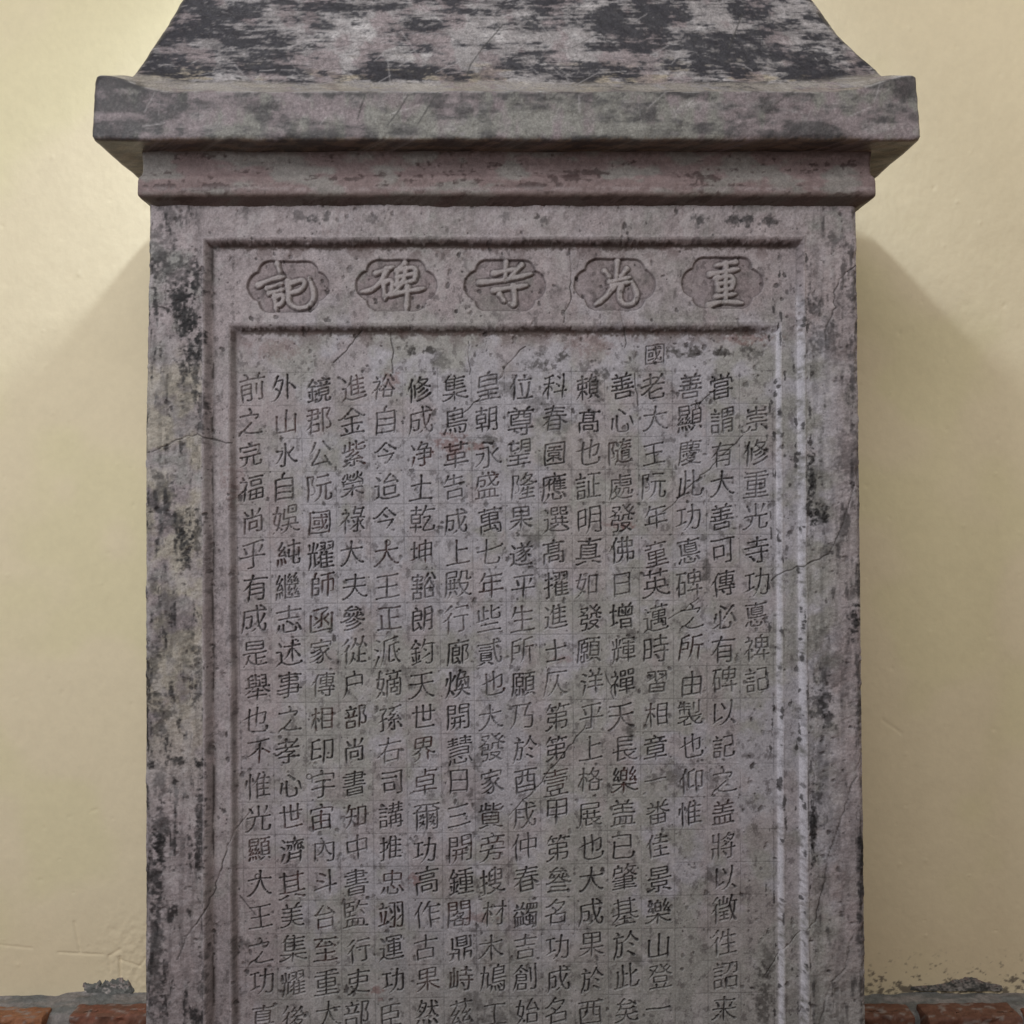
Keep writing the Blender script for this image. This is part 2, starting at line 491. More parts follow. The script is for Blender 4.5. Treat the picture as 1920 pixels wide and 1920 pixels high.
# dark weathering on the borders, read off the photograph
for s in [(350, 600, 17, 60, 1), (335, 560, 26, 18, .9), (330, 505, 45, 30, .6), (300, 470, 20, 40, .45), (372, 640, 12, 28, 1),
          (368, 520, 10, 26, .8), (366, 700, 7, 45, .7), (376, 780, 8, 40, .6), (300, 930, 22, 34, .6), (322, 978, 34, 24, .65),
          (345, 1025, 12, 40, .85), (370, 1000, 7, 34, .6), (288, 1100, 8, 24, .5), (290, 1240, 12, 34, .55), (370, 1240, 7, 34, .6),
          (370, 1300, 7, 18, .7), (305, 1340, 19, 34, .6), (284, 1424, 8, 24, .8), (332, 1426, 14, 9, .8), (372, 1432, 9, 12, 1),
          (300, 1460, 14, 34, .5), (376, 1560, 8, 80, .75), (305, 1545, 16, 28, .65), (300, 1592, 12, 22, .8), (287, 1650, 12, 60, .6),
          (291, 1770, 15, 130, .65), (381, 1830, 6, 50, .6), (368, 1905, 12, 12, .8), (322, 1180, 30, 60, .35), (330, 760, 40, 50, .3),
          (1600, 540, 9, 34, .6), (1525, 575, 16, 18, .65), (1548, 628, 26, 24, .5), (1600, 700, 7, 34, .6), (1560, 450, 14, 12, .5),
          (1522, 910, 6, 60, .9), (1532, 962, 15, 18, .9), (1532, 1320, 16, 30, .65), (1547, 1310, 9, 24, .65), (1552, 1352, 10, 14, .65),
          (1524, 1560, 5, 70, .9), (1604, 1162, 10, 24, 1), (1611, 1085, 6, 30, .7), (1615, 1600, 6, 36, .85), (1613, 1690, 6, 50, .75),
          (1611, 1330, 6, 46, .65), (1540, 1420, 10, 40, .35), (1590, 860, 18, 40, .4), (1560, 1240, 30, 50, .3),
          (590, 412, 9, 9, .7), (612, 408, 7, 10, .6), (560, 405, 10, 8, .5), (940, 405, 12, 9, .4),
          (1310, 412, 12, 9, .7), (1375, 415, 11, 11, .75), (1402, 412, 10, 8, .75), (1440, 414, 13, 9, .75), (1020, 408, 9, 7, .5),
          (320, 400, 18, 18, .5), (460, 400, 14, 12, .4), (700, 412, 10, 8, .4)]:
    stain(*s)
for s in [(770, 658, 8, 7, .9), (805, 657, 9, 6, .9), (826, 672, 16, 26, .5), (1010, 682, 18, 12, .7), (1050, 668, 12, 8, .8),
          (1018, 660, 10, 14, .5), (1265, 660, 12, 8, .8), (1300, 660, 16, 8, .8), (1352, 662, 18, 8, .85), (1400, 655, 14, 8, .6),
          (1130, 698, 18, 14, .7), (1120, 720, 10, 30, .5), (912, 825, 16, 8, .6), (948, 730, 14, 12, .5), (1325, 1072, 7, 26, .6),
          (1318, 1005, 8, 12, .6), (1000, 1010, 22, 16, .45), (985, 1040, 16, 30, .4), (1260, 1455, 26, 16, .5), (1340, 1460, 20, 16, .4),
          (1430, 1870, 14, 50, .7), (1440, 1800, 10, 30, .5), (900, 1420, 12, 24, .5), (905, 1510, 16, 30, .4), (1190, 1800, 16, 14, .5),
          (850, 1270, 14, 12, .3), (452, 1768, 18, 14, .5), (1040, 790, 30, 30, .35), (1000, 750, 20, 18, .35), (1180, 1375, 9, 14, .6),
          (1420, 660, 16, 14, .6), (1340, 1640, 26, 14, .5), (890, 1880, 24, 20, .5), (930, 1910, 30, 12, .5)]:
    stain(*s, k=K2, col=(.050, .047, .046))
for s in [(845, 832, 26, 20, .6), (895, 838, 18, 8, .6), (735, 715, 14, 14, .5), (1150, 985, 24, 6, .4), (1170, 985, 12, 6, .5),
          (780, 1650, 12, 10, .6), (705, 1858, 12, 10, .6), (1060, 1235, 20, 5, .4), (1110, 640, 40, 16, .3), (520, 655, 40, 14, .28),
          (1395, 635, 40, 10, .5), (900, 1720, 20, 10, .4), (440, 900, 16, 40, .3)]:
    stain(*s, k=K2, col=(.16, .085, .080))
# brown grime and painted shade under the two ledges
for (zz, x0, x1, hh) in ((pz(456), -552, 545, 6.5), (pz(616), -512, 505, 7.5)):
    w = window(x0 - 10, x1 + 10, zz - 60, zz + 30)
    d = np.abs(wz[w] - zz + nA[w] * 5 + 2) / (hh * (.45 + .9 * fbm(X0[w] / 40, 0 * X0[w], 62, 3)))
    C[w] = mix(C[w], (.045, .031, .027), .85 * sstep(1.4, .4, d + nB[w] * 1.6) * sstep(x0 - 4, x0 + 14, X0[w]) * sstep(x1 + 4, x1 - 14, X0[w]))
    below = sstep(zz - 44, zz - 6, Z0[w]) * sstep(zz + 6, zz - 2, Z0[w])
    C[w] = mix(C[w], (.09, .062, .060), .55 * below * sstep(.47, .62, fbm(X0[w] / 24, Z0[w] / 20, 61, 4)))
seam = np.exp(-((t1 - .80) / .16) ** 2) * sstep(.42, .58, strk + nA * .5) * (sstep(-500, -540, X0) + .5 * sstep(520, 535, X0))
C = mix(C, (.030, .024, .024), .85 * np.clip(seam, 0, 1))
shade_l = np.exp(-((t2 - .55) / .5) ** 2) * sstep(-480, -500, X0) + .8 * np.exp(-((t1 - .95) / .3) ** 2) * sstep(-520, -540, X0)  # shade of the left-hand bevels, painted into the colour
C *= (1 - .28 * np.clip(shade_l, 0, 1) * sstep(.3, .6, strk))[..., None]
# window sheen painted in pale blue-grey on the right-hand mouldings
sheen_r = (np.exp(-((t2 - .5) / .45) ** 2) + np.exp(-((t1 - .5) / .45) ** 2)) * sstep(470, 490, X0) * sstep(440, 330, Z0 + nA * 90)
C = mix(C, (.60, .60, .67), .85 * np.clip(sheen_r, 0, 1) * sstep(.30, .56, strk * .35 + mid * .25 + fin * .4))
edge_light_l = np.exp(-((t1 + .1) / .12) ** 2) * sstep(-540, -560, X0) + np.exp(-((t2 + .18) / .14) ** 2) * sstep(-500, -515, X0)  # pale highlight painted along the left-hand arrises
C = mix(C, (.33, .30, .32), .5 * np.clip(edge_light_l, 0, 1) * sstep(.35, .6, strk))

# pits and specks
DENT = np.zeros_like(Y)
for i in range(2600):
    x = rng.uniform(-655, 655); z = rng.uniform(-1005, 550)
    r = 1.3 + 3.6 * rng.random() ** 3; asp = rng.uniform(.6, 1.7)
    w = window(x - 2 * r - 4, x + 2 * r + 4, z - 2 * r * asp - 4, z + 2 * r * asp + 4)
    d = np.hypot((X0[w] - x) / r, (Z0[w] - z) / (r * asp)) + nB[w] * 1.8
    m = sstep(1.2, .5, d)
    DENT[w] = np.maximum(DENT[w], m * r * .5)
    C[w] = mix(C[w], (.045, .040, .042), m * rng.uniform(.35, .85))
for i in range(90):  # dark flecks along the right mouldings
    x = rng.choice([505, 520, 548, 563]) + rng.normal(0, 6); z = rng.uniform(-980, 470)
    rx, rz = rng.uniform(1.5, 4), rng.uniform(3, 14)
    w = window(x - 2 * rx - 3, x + 2 * rx + 3, z - 2 * rz, z + 2 * rz)
    d = np.hypot((X0[w] - x) / rx, (Z0[w] - z) / rz) + nB[w] * 2.0
    C[w] = mix(C[w], (.04, .038, .04), .85 * sstep(1.1, .5, d))

# cracks traced from the photograph
CRACK = np.zeros_like(Y)
CRACKS = [
    [(1606, 497), (1575, 525), (1565, 545), (1565, 575), (1550, 610), (1545, 640)],
    [(1601, 911), (1592, 946), (1575, 998), (1555, 1039), (1517, 1057), (1487, 1068), (1455, 1089)],
    [(1612, 1395), (1590, 1459), (1560, 1547), (1549, 1582), (1537, 1640), (1520, 1716), (1487, 1751), (1464, 1780), (1435, 1827)],
    [(1600, 1745), (1584, 1815), (1557, 1844), (1546, 1879), (1537, 1924)],
    [(467, 1523), (435, 1564), (414, 1617), (397, 1681), (379, 1719), (350, 1757), (332, 1798)],
    [(275, 848), (305, 840), (330, 825), (370, 815), (395, 825), (430, 830)],
    [(1395, 815), (1370, 838), (1330, 880), (1300, 905), (1262, 945), (1243, 960)],
    [(1345, 728), (1325, 745), (1308, 762)], [(1304, 752), (1316, 768)],
    [(985, 650), (960, 675), (945, 690), (942, 705), (935, 715)],
    [(903, 742), (884, 762), (868, 775)],
    [(1098, 1360), (1060, 1408), (1010, 1472), (975, 1508), (955, 1530)],
    [(1310, 1122), (1285, 1142), (1255, 1160)],
    [(1135, 1260), (1145, 1290), (1150, 1310)],
    [(680, 620), (650, 655), (625, 680)], [(733, 625), (737, 660), (735, 700)],
    [(1068, 470), (1070, 560), (1055, 605)], [(1160, 583), (1172, 620), (1172, 650)],
    [(450, 1680), (465, 1700), (480, 1715)],
    [(285, 570), (315, 580), (332, 600)],
    [(1190, 700), (1196, 760)], [(878, 640), (880, 700)],
]
for pl in CRACKS:
    kk = K2 if 450 < pl[-1][0] < 1450 else 1.0
    P = [(px(a, kk), pz(b, kk)) for a, b in pl]
    Q = [P[0]]
    for a, b in zip(P[:-1], P[1:]):
        n = max(int(math.hypot(b[0] - a[0], b[1] - a[1]) / 9), 1)
        for j in range(1, n + 1):
            t = j / n
            Q.append((a[0] + (b[0] - a[0]) * t + rng.normal(0, 1.3), a[1] + (b[1] - a[1]) * t + rng.normal(0, 1.3)))
    for a, b in zip(Q[:-1], Q[1:]):
        w = window(min(a[0], b[0]) - 6, max(a[0], b[0]) + 6, min(a[1], b[1]) - 6, max(a[1], b[1]) + 6)
        wd = rng.uniform(1.3, 2.3)
        CRACK[w] = np.maximum(CRACK[w], np.clip(1 - seg_dist(X0[w], Z0[w], a, b) / wd, 0, 1))
Y += CRACK * 2.4 + DENT
C = mix(C, (.05, .045, .045), .75 * sstep(.1, .6, CRACK) * sstep(.30, .48, fbm(X0 / 30, Z0 / 30, 71, 2)))

# carved lettering
G = np.full_like(Y, -9.0)


def draw_char(field, ch, cx, cz, size, r, slant=.10, wide=1.0, jitter=1.0):
    P = STROKES[ch]
    u = P[:, 0].copy(); v = P[:, 1].copy() + .02
    s = size * (1 + jitter * rng.uniform(-.05, .05))
    a = jitter * rng.normal(0, .030)
    ph = rng.uniform(0, 6.28, 4); am = jitter * rng.uniform(.006, .018, 4)
    v = v + slant * u
    v = v + am[0] * np.sin(u * 7 + ph[0]) + am[1] * np.sin(v * 8 + ph[1])
    u = u + am[2] * np.sin(v * 7 + ph[2]) + am[3] * np.sin(u * 6 + ph[3])
    u, v = u * math.cos(a) - v * math.sin(a), u * math.sin(a) + v * math.cos(a)
    PX = cx + u * s * wide; PZ = cz + v * s
    R = r * P[:, 2] * (1 + .14 * np.sin(u * 31 + ph[1]) * np.sin(v * 29 + ph[0]))
    i0 = np.searchsorted(gx, PX - R - 3); j0 = np.searchsorted(-gz, -(PZ + R + 3))
    nn = int((2 * r * 1.7 + 6) / 1.15) + 1
    for k in range(len(PX)):
        js = slice(j0[k], j0[k] + nn); is_ = slice(i0[k], i0[k] + nn)
        d = R[k] - np.hypot(gx[is_][None, :] - PX[k], gz[js][:, None] - PZ[k])
        np.maximum(field[js, is_], d, out=field[js, is_])


INK = np.zeros_like(Y)
for ci, (xt, xb, txt) in enumerate(COLUMNS):
    for r, ch in enumerate(txt):
        if ch == " ":
            continue
        f = ci / 15
        yrow = (730 - 4 * f) + r * (61.95 - .6 * f) + rng.normal(0, 1.8)
        xcol = xt + (xb - xt) * (yrow - 730) / 1175 + rng.normal(0, 1.8)
        draw_char(G, ch, px(xcol, K2), pz(yrow, K2), 54 * rng.uniform(.93, 1.07), rng.uniform(1.75, 2.15), slant=.165, wide=.94)
        if rng.random() < (.26 if ci < 8 else .10):      # traces of red pigment left in some characters
            w = window(px(xcol, K2) - 30, px(xcol, K2) + 30, pz(yrow, K2) - 32, pz(yrow, K2) + 32)
            INK[w] = np.maximum(INK[w], rng.uniform(.4, .9) * sstep(.42, .6, fbm(X0[w] / 14, Z0[w] / 14, 300 + r + 20 * ci, 2)))
draw_char(G, "國", px(1228, K2), pz(665, K2), 46, 1.5)
for (a, b, rr) in ((727, 1018, 5), (580, 1457, 5), (483, 1644, 4.5)):
    for t in np.linspace(0, 6.28, 26):
        x, z = px(a, K2) + rr * math.cos(t), pz(b, K2) + rr * math.sin(t)
        w = window(x - 4, x + 4, z - 4, z + 4)
        G[w] = np.maximum(G[w], 1.3 - np.hypot(X0[w] - x, Z0[w] - z))
# scribed setting-out grid
GRID = np.zeros_like(Y)
zz = Z0 / K2; pxx = X0 / K2 + 950; pyy = 930 - zz
tt = (pyy - 730) / 1175
xt = np.array([c[0] for c in COLUMNS]); xb = np.array([c[1] for c in COLUMNS])
for i in range(17):
    if i == 0: a, b = xt[0] - 31, xb[0] - 30
    elif i == 16: a, b = xt[15] + 31, xb[15] + 32
    else: a, b = (xt[i - 1] + xt[i]) / 2, (xb[i - 1] + xb[i]) / 2
    GRID = np.maximum(GRID, np.clip(1.1 - np.abs(pxx - (a + (b - a) * tt)) / 1.3, 0, 1))
ff = np.clip((pxx - 470) / 950, 0, 1)
for r in range(21):
    yl = (730 - 4 * ff) + (r - .5) * (61.95 - .6 * ff)
    GRID = np.maximum(GRID, np.clip(1.1 - np.abs(pyy - yl) / 1.3, 0, 1))
GRID *= inpanel * (pyy > 690) * sstep(.30, .55, fbm(X0 / 50, Z0 / 50, 81, 3))
groove = sstep(-.2, 1.15, G)
keep = .62 + .38 * sstep(.35, .6, fbm(X0 / 45, Z0 / 45, 82, 3))
Y += np.clip((G + .45) * 1.8, 0, 4.0) + GRID * .55
Y -= .35 * np.exp(-((G + 1.6) / .8) ** 2)           # burr thrown up beside the cuts
C *= (1 - .36 * GRID)[..., None]
cut = mix((.022, .020, .022), (.085, .032, .026), np.clip(INK, 0, 1) * .8)
C = C * (1 - (groove * keep * .96)[..., None]) + cut * (groove * keep * .96)[..., None]
C = mix(C, (.36, .35, .36), .22 * np.exp(-((G + 1.7) / .7) ** 2) * sstep(.5, .6, mid))

# title cartouches: a sunk lobed field with the character left standing
CART = np.full(Y.shape, -99.0, np.float32)
CID = np.full(Y.shape, -1, np.int8)
for ti, (cx, cy, ch) in enumerate(TITLE):
    x, z = px(cx, K1), pz(cy, K1)
    w = window(x - 100, x + 100, z - 66, z + 66)
    dx = np.abs(X0[w] - x + nA[w] * 3); dz = np.abs(Z0[w] - z + nA[w] * 3)
    d = np.maximum.reduce([30 - np.hypot(dx - 48, dz), 22 - np.hypot(dx - 35, dz - 27), np.minimum(46 - dx, 16 - dz),
                           np.minimum(35 - dx, 49 - dz)])
    T = np.full(Y.shape, -9.0)
    for qx, qy, qr in title_points(ch):
        a, b = px(qx, K1), pz(qy, K1)
        ww = window(a - 8, a + 8, b - 8, b + 8)
        T[ww] = np.maximum(T[ww], qr - np.hypot(X0[ww] - a, Z0[ww] - b))
    Tw = T[w]
    sink = sstep(-1, 4, d)
    rise = sstep(-2.2, 2.2, Tw + nB[w] * 2)
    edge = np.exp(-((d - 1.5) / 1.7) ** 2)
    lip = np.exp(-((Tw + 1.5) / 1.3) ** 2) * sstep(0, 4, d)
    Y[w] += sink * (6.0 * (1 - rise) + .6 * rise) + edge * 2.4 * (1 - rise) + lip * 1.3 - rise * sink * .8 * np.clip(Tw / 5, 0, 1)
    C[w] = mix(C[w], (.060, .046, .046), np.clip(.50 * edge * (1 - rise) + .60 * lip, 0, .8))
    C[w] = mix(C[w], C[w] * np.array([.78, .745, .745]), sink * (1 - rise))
    C[w] = mix(C[w], (.33, .31, .315), .55 * rise * sink)
    CART[w] = np.maximum(CART[w], d)
    CID[w] = np.where(d > -4, ti, CID[w])
Y = Y.astype(np.float32)

# cut the relief into its parts
fc = lambda A: A[:-1, :-1]
f_t1, f_t2, f_z, f_id = fc(t1), fc(t2), fc(Z0), fc(CID)
PART = np.zeros(f_t1.shape, np.int8)                # 0 slab
PART[(f_t1 > 0)] = 1                                # 1 inner frame
PART[(f_t1 > 0) & (f_z > T2o)] = 2                  # 2 title band
PART[(f_t2 > 0)] = 3                                # 3 inscription panel
PART[f_id >= 0] = 10 + f_id[f_id >= 0]
ALLQ = grid_quads(NZ, NX).reshape(NZ - 1, NX - 1, 4)[..., ::-1]   # faces look towards -y
VALL = loc_verts(X0, Y, Z0).reshape(-1, 3)
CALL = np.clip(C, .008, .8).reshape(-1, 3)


def part_mesh(name, pid, parent, extra=None):
    q = ALLQ[PART == pid]
    used, inv = np.unique(q, return_inverse=True)
    v, c, q = VALL[used], CALL[used], inv.reshape(-1, 4)
    if extra is not None:
        ev, ec, eq = extra(used)
        q = np.concatenate([q, eq]); v = np.concatenate([v, ev]); c = np.concatenate([c, ec])
    return make_mesh(name, v, q, STONE, parent, c)


def slab_sides(used):
    """sides, back and top of the slab, sewn to the edge of the relief"""
    pos = {int(g): i for i, g in enumerate(used)}
    n0 = len(used)
    ring = [(j, 0) for j in range(NZ)] + [(NZ - 1, i) for i in range(1, NX)] + \
           [(j, NX - 1) for j in range(NZ - 2, -1, -1)] + [(0, i) for i in range(NX - 2, 0, -1)]
    ids = np.array([pos[j * NX + i] for j, i in ring])
    src = np.array([j * NX + i for j, i in ring])
    base = VALL[src]; col = CALL[src]
    layers_v, layers_c, qs = [], [], []
    prev = ids; k = len(ring)
    for li, yy in enumerate(np.linspace(30, 400, 10)):
        v = base.copy(); v[:, 1] = (yy - ROOT_U[1]) * S
        layers_v.append(v)
        layers_c.append(col * (.75 + .5 * vnoise(v[:, 2] * 90, v[:, 1] * 90, 5))[:, None])
        cur = n0 + li * k + np.arange(k)
        qs.append(np.stack([prev, np.roll(prev, -1), np.roll(cur, -1), cur], -1))
        prev = cur
    # back: strips between left and right edges
    lft = prev[:NZ]; rgt = prev[NZ + NX - 2: NZ + NX - 2 + NZ][::-1]
    qs.append(np.stack([lft[:-1], lft[1:], rgt[1:], rgt[:-1]], -1))
    return np.concatenate(layers_v), np.concatenate(layers_c), np.concatenate(qs)


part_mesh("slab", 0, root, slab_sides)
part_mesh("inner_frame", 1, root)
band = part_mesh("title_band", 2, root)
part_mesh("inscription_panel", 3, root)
for ti, (cx, cy, ch) in enumerate(TITLE):
    co = part_mesh("cartouche", 10 + ti, band)
    co["label"] = "lobed cartouche carved with the raised character " + ch

# ------------------------------------------------------------------ rings: cornice and roof cap
def perimeter(nf, ns, nb):
    """unit rectangle outline, front first: (sx, sy) in -1..1"""
    f = np.stack([np.linspace(-1, 1, nf, endpoint=False), np.full(nf, -1.)], -1)
    r = np.stack([np.full(ns, 1.), np.linspace(-1, 1, ns, endpoint=False)], -1)
    b = np.stack([np.linspace(1, -1, nb, endpoint=False), np.full(nb, 1.)], -1)
    l = np.stack([np.full(ns, -1.), np.linspace(1, -1, ns, endpoint=False)], -1)
    return np.concatenate([f, r, b, l])


def corner_round(sx, sy, hx, hy, r):
    """pull the outline in at its vertical corners"""
    cx = np.clip(r - (1 - np.abs(sx)) * hx, 0, r); cy = np.clip(r - (1 - np.abs(sy)) * hy, 0, r)
    m = np.hypot(cx, cy)
    f = np.where((cx > 0) & (cy > 0), np.minimum(1, r / np.maximum(m, 1e-6)), 1)
    return -np.sign(sx) * cx * (1 - f), -np.sign(sy) * cy * (1 - f)


def spaced(prof, step):
    out = []
    for a, b in zip(prof[:-1], prof[1:]):
        n = max(int(round(np.linalg.norm(np.subtract(b, a)[-2:]) / step)), 1)
        for j in range(n):
            out.append(np.array(a) + (np.array(b) - np.array(a)) * j / n)
    out.append(np.array(prof[-1]))
    return np.array(out)


# cornice ------------------------------------------------------------
PO = spaced([(-30, 536), (-4, 541), (2, 545), (14, 551), (22, 555), (24.5, 558), (25, 562), (24.5, 585), (23, 592), (19, 598), (17.5, 605),
             (17.5, 622), (18.5, 632), (20, 652)], 2.2)
per = perimeter(640, 100, 60)
off, zc = PO[:, :1], PO[:, 1:]
hx, hy = 660 + off, 200 + off
CX = per[None, :, 0] * hx; CY = 200 + per[None, :, 1] * hy; CZ = zc + 0 * CX
rx, ry = corner_round(per[None, :, 0], per[None, :, 1], hx, hy, 7.0)
CX = CX + rx; CY = CY + ry
isf = (per[None, :, 1] < -.98).astype(float)
nn1 = fbm(CX / 40 + CY / 55, CZ / 18, 90, 3) - .5; nn2 = fbm(CX / 8 + CY / 9, CZ / 7, 91, 3) - .5
CY = CY + (nn1 * 3 + nn2 * 2.0) * np.sign(-per[None, :, 1]) * (np.abs(per[None, :, 1]) > .98) * -1
CZ = CZ + (fbm(CX / 60 + CY / 60, 0 * CX, 92, 3) - .5) * 5 * sstep(541, 556, CZ) * sstep(640, 620, CZ)
u = CX + CY * .9
m1 = fbm(u / 60, CZ / 30, 93, 4); m2 = fbm(u / 10, CZ / 8, 94, 4); m3 = fbm(u / 120, CZ / 14, 95, 4)
cc = mix((.195, .148, .150), (.200, .188, .182), sstep(.45, .6, m1)) * (.6 + .5 * m2 + .3 * m1)[..., None]
cc = mix(cc, (.045, .028, .028), .8 * sstep(.57, .66, m3 * .55 + m2 * .45 + .07 * np.exp(-((CZ - 601) / 5) ** 2) + .06 * np.exp(-((CZ - 574) / 4) ** 2)))
cc = mix(cc, (.30, .265, .275), .5 * np.exp(-((CZ - 569) / 4) ** 2) * sstep(.4, .6, m2))
cc = mix(cc, (.06, .043, .036), .7 * sstep(566, 556, CZ))  # shade under the cornice lip, painted in
cc = mix(cc, (.05, .034, .028), .6 * sstep(626, 640, CZ + nn2 * 12))  # painted shade of the cap along the top of the cornice
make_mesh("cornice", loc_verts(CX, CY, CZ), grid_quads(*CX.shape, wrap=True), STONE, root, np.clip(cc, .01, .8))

# roof cap: (inset left, inset right, inset front/back, z) from the soffit up --------------------------
RP = np.array([
    (95, 95, 110, 640), (40, 40, 40, 639), (8, 8, 7, 639), (2.5, 2.5, 2, 641), (0, 0, 0, 647), (1, 1, 0, 660), (3, 3, 1, 690), (5, 5, 1.5, 715),
    (5.5, 5.5, 2, 724), (7, 7, 3.5, 727), (12, 12, 8, 729), (36, 38, 20, 738), (54, 52, 31, 749), (58, 55, 40, 760), (61, 59, 48, 775),
    (67, 70, 56, 795), (79, 92, 66, 828), (94, 120, 78, 868), (108, 139, 88, 905), (122, 156, 97, 940), (158, 200, 107, 1000),
    (250, 290, 120, 1070), (335, 365, 137, 1140), (400, 440, 158, 1195), (520, 540, 180, 1240), (690, 690, 198, 1262)])
RP = spaced(RP.tolist(), 2.6)
per = perimeter(720, 130, 60)
sx, sy = per[None, :, 0], per[None, :, 1]
il, ir, iy, rz = (RP[:, i:i + 1] for i in range(4))
hxl, hxr, hy = 746 - il, 745 - ir, np.maximum(282 - iy, 3)
RX = np.where(sx < 0, sx * hxl, sx * hxr); RY = 200 + sy * hy
hx = np.where(sx < 0, hxl, hxr)
rx, ry = corner_round(sx, sy, hx, hy, np.clip(12 + (rz - 730) * .1, 9, 40))
RX = RX + rx; RY = RY + ry
lv = np.clip((np.minimum(il, ir)) / 64, 0, 1)
up = np.where(rz < 722, sstep(660, 722, rz), np.interp(np.minimum(il, ir), [0, 36, 55, 72, 100], [1, .85, .5, .2, 0]))
RZ = rz + 31 * up * sstep(.80, .985, np.abs(sx)) ** 1.25
q = RX + RY * .8
a1 = fbm(q / 90, RZ / 60, 100, 3) - .5; a2 = fbm(q / 14, RZ / 12, 101, 3) - .5
fr = (np.abs(sy) > .985)
RY = RY + np.where(fr, np.sign(-sy) * (a1 * 7 + a2 * 2.4) * -1 * sstep(639, 650, rz), 0)
RX = RX + np.where(~fr, np.sign(sx) * (a1 * 6 + a2 * 2.4) * sstep(639, 650, rz), 0)
RZ = RZ + (fbm(q / 70, 0 * q, 103, 3) - .5) * 7 * sstep(722, 735, rz) * sstep(940, 860, rz) + (fbm(q / 50, 0 * q, 104, 3) - .5) * 4 * sstep(656, 642, rz)

# weathering of the cap, and light painted on its lip
n1 = fbm(q / 85, RZ / 22, 110, 5); n2 = fbm(q / 24, RZ / 20, 111, 5); n3 = fbm(q / 130, RZ / 60, 112, 3); n4 = fbm(q / 26, RZ / 60, 113, 4)
n5 = fbm(q / 5, RZ / 5, 114, 3); n6 = fbm(q / 40, RZ / 4, 115, 4)
n7 = fbm(q / 9, RZ / 3.2, 118, 4)
light = mix((.30, .288, .300), (.54, .53, .55), sstep(.42, .66, n2 * .6 + n7 * .4))
light = mix(light, (.36, .315, .235), .7 * sstep(.55, .66, fbm(q / 60, RZ / 16, 116, 4)) * sstep(830, 770, RZ))
light = mix(light, (.23, .185, .200), .6 * sstep(.5, .6, fbm(q / 45, RZ / 45, 117, 4)))
dk = n1 * .40 + n2 * .26 + n4 * .24 * sstep(-100, 400, RX) + n1 * .10 * sstep(400, -100, RX) + n3 * .14 + (n6 - .5) * .26 + (n5 - .5) * .08 + (n7 - .5) * .14
dk = dk + .085 * np.exp(-((RZ - 784 + (n3 - .5) * 60) / 11) ** 2) + .07 * sstep(-300, -520, RX) * sstep(760, 820, RZ) + .045 * sstep(820, 900, RZ)
dk = dk - .07 * np.exp(-((RZ - 745) / 10) ** 2)
wash = fbm(q / 60, RZ / 30, 119, 5) * .6 + n7 * .4
light = light * (1 - .22 * sstep(.44, .62, wash))[..., None]
roofc = mix(light, (.026, .027, .036), np.clip(.30 + 1.0 * (n7 * .55 + n5 * .45) + .25 * sstep(.50, .60, dk), 0, .97) * sstep(.395, .585, dk + .10 * (n7 - .5) + .008))
roofc = roofc * (.62 + .76 * n5)[..., None]
bandl = mix((.225, .195, .210), (.215, .217, .205), sstep(.45, .58, n3 * .5 + n4 * .5))
bandl = mix(bandl, (.33, .315, .325), .6 * sstep(.55, .68, n2))
bd = n1 * .45 + n2 * .40 + n7 * .15 + .06 * sstep(712, 722, RZ) + .05 * sstep(662, 648, RZ) + .13 * sstep(-630, -700, RX) + .09 * sstep(680, 730, RX) * sstep(700, 740, RZ) + .08 * (n6 - .5) + .035
bandc = mix(bandl, (.034, .034, .038), np.clip(.40 + .9 * n5, 0, .92) * sstep(.47, .68, bd + .05 * (n5 - .5))) * (.58 + .72 * n5)[..., None]
cc = mix(bandc, roofc, sstep(724, 732, rz + 0 * RX))
lipm = sstep(727, 731, rz) * sstep(764, 750, rz + (n3 - .5) * 14) * sstep(.30, .55, n7 * .5 + n2 * .5)
cc = mix(cc, (.34, .318, .292), .75 * lipm)  # pale strip paints the light on the upward-facing lip
cc = mix(cc, (.035, .034, .038), .80 * sstep(700, 724, rz + (n4 - .5) * 30) * sstep(727.5, 725.5, rz) * sstep(.46, .60, n1 * .6 + n5 * .4 + .05 * sstep(500, 700, np.abs(RX))))
cc = mix(cc, (.50, .49, .49), .55 * np.exp(-((rz - 726.5) / 1.8) ** 2) * sstep(.40, .55, n2))
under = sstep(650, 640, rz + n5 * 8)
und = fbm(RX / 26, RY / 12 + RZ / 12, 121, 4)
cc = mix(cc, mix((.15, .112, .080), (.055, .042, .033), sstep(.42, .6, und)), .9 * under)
for i in range(330):   # scratches on the polished slope and band
    if i < 300:
        x, z, ln, an = rng.uniform(-640, 640), rng.uniform(745, 960), rng.uniform(14, 70), rng.choice([0, 0, .6, 2.2]) + rng.normal(0, .25)
    else:
        x, z, ln, an = rng.uniform(-700, 700), rng.uniform(650, 720), rng.uniform(14, 55), 1.0 + rng.normal(0, .6)
    p = (x, z); e2 = (x + ln * math.cos(an), z + ln * math.sin(an))
    lo, hi = min(p[0], e2[0]) - 4, max(p[0], e2[0]) + 4
    i0 = int(np.clip((lo + 746) / 1492 * 720 - 12, 0, 719)); i1 = int(np.clip((hi + 746) / 1492 * 720 + 12, 1, 720))
    xs, zs = RX[:, i0:i1], RZ[:, i0:i1]
    d = seg_dist(xs, zs, p, e2)
    m = np.clip(1 - d / 2.0, 0, 1) * rng.uniform(.15, .5)
    cc[:, i0:i1] = mix(cc[:, i0:i1], (.46, .45, .47) if rng.random() < .62 else (.04, .04, .045), m)
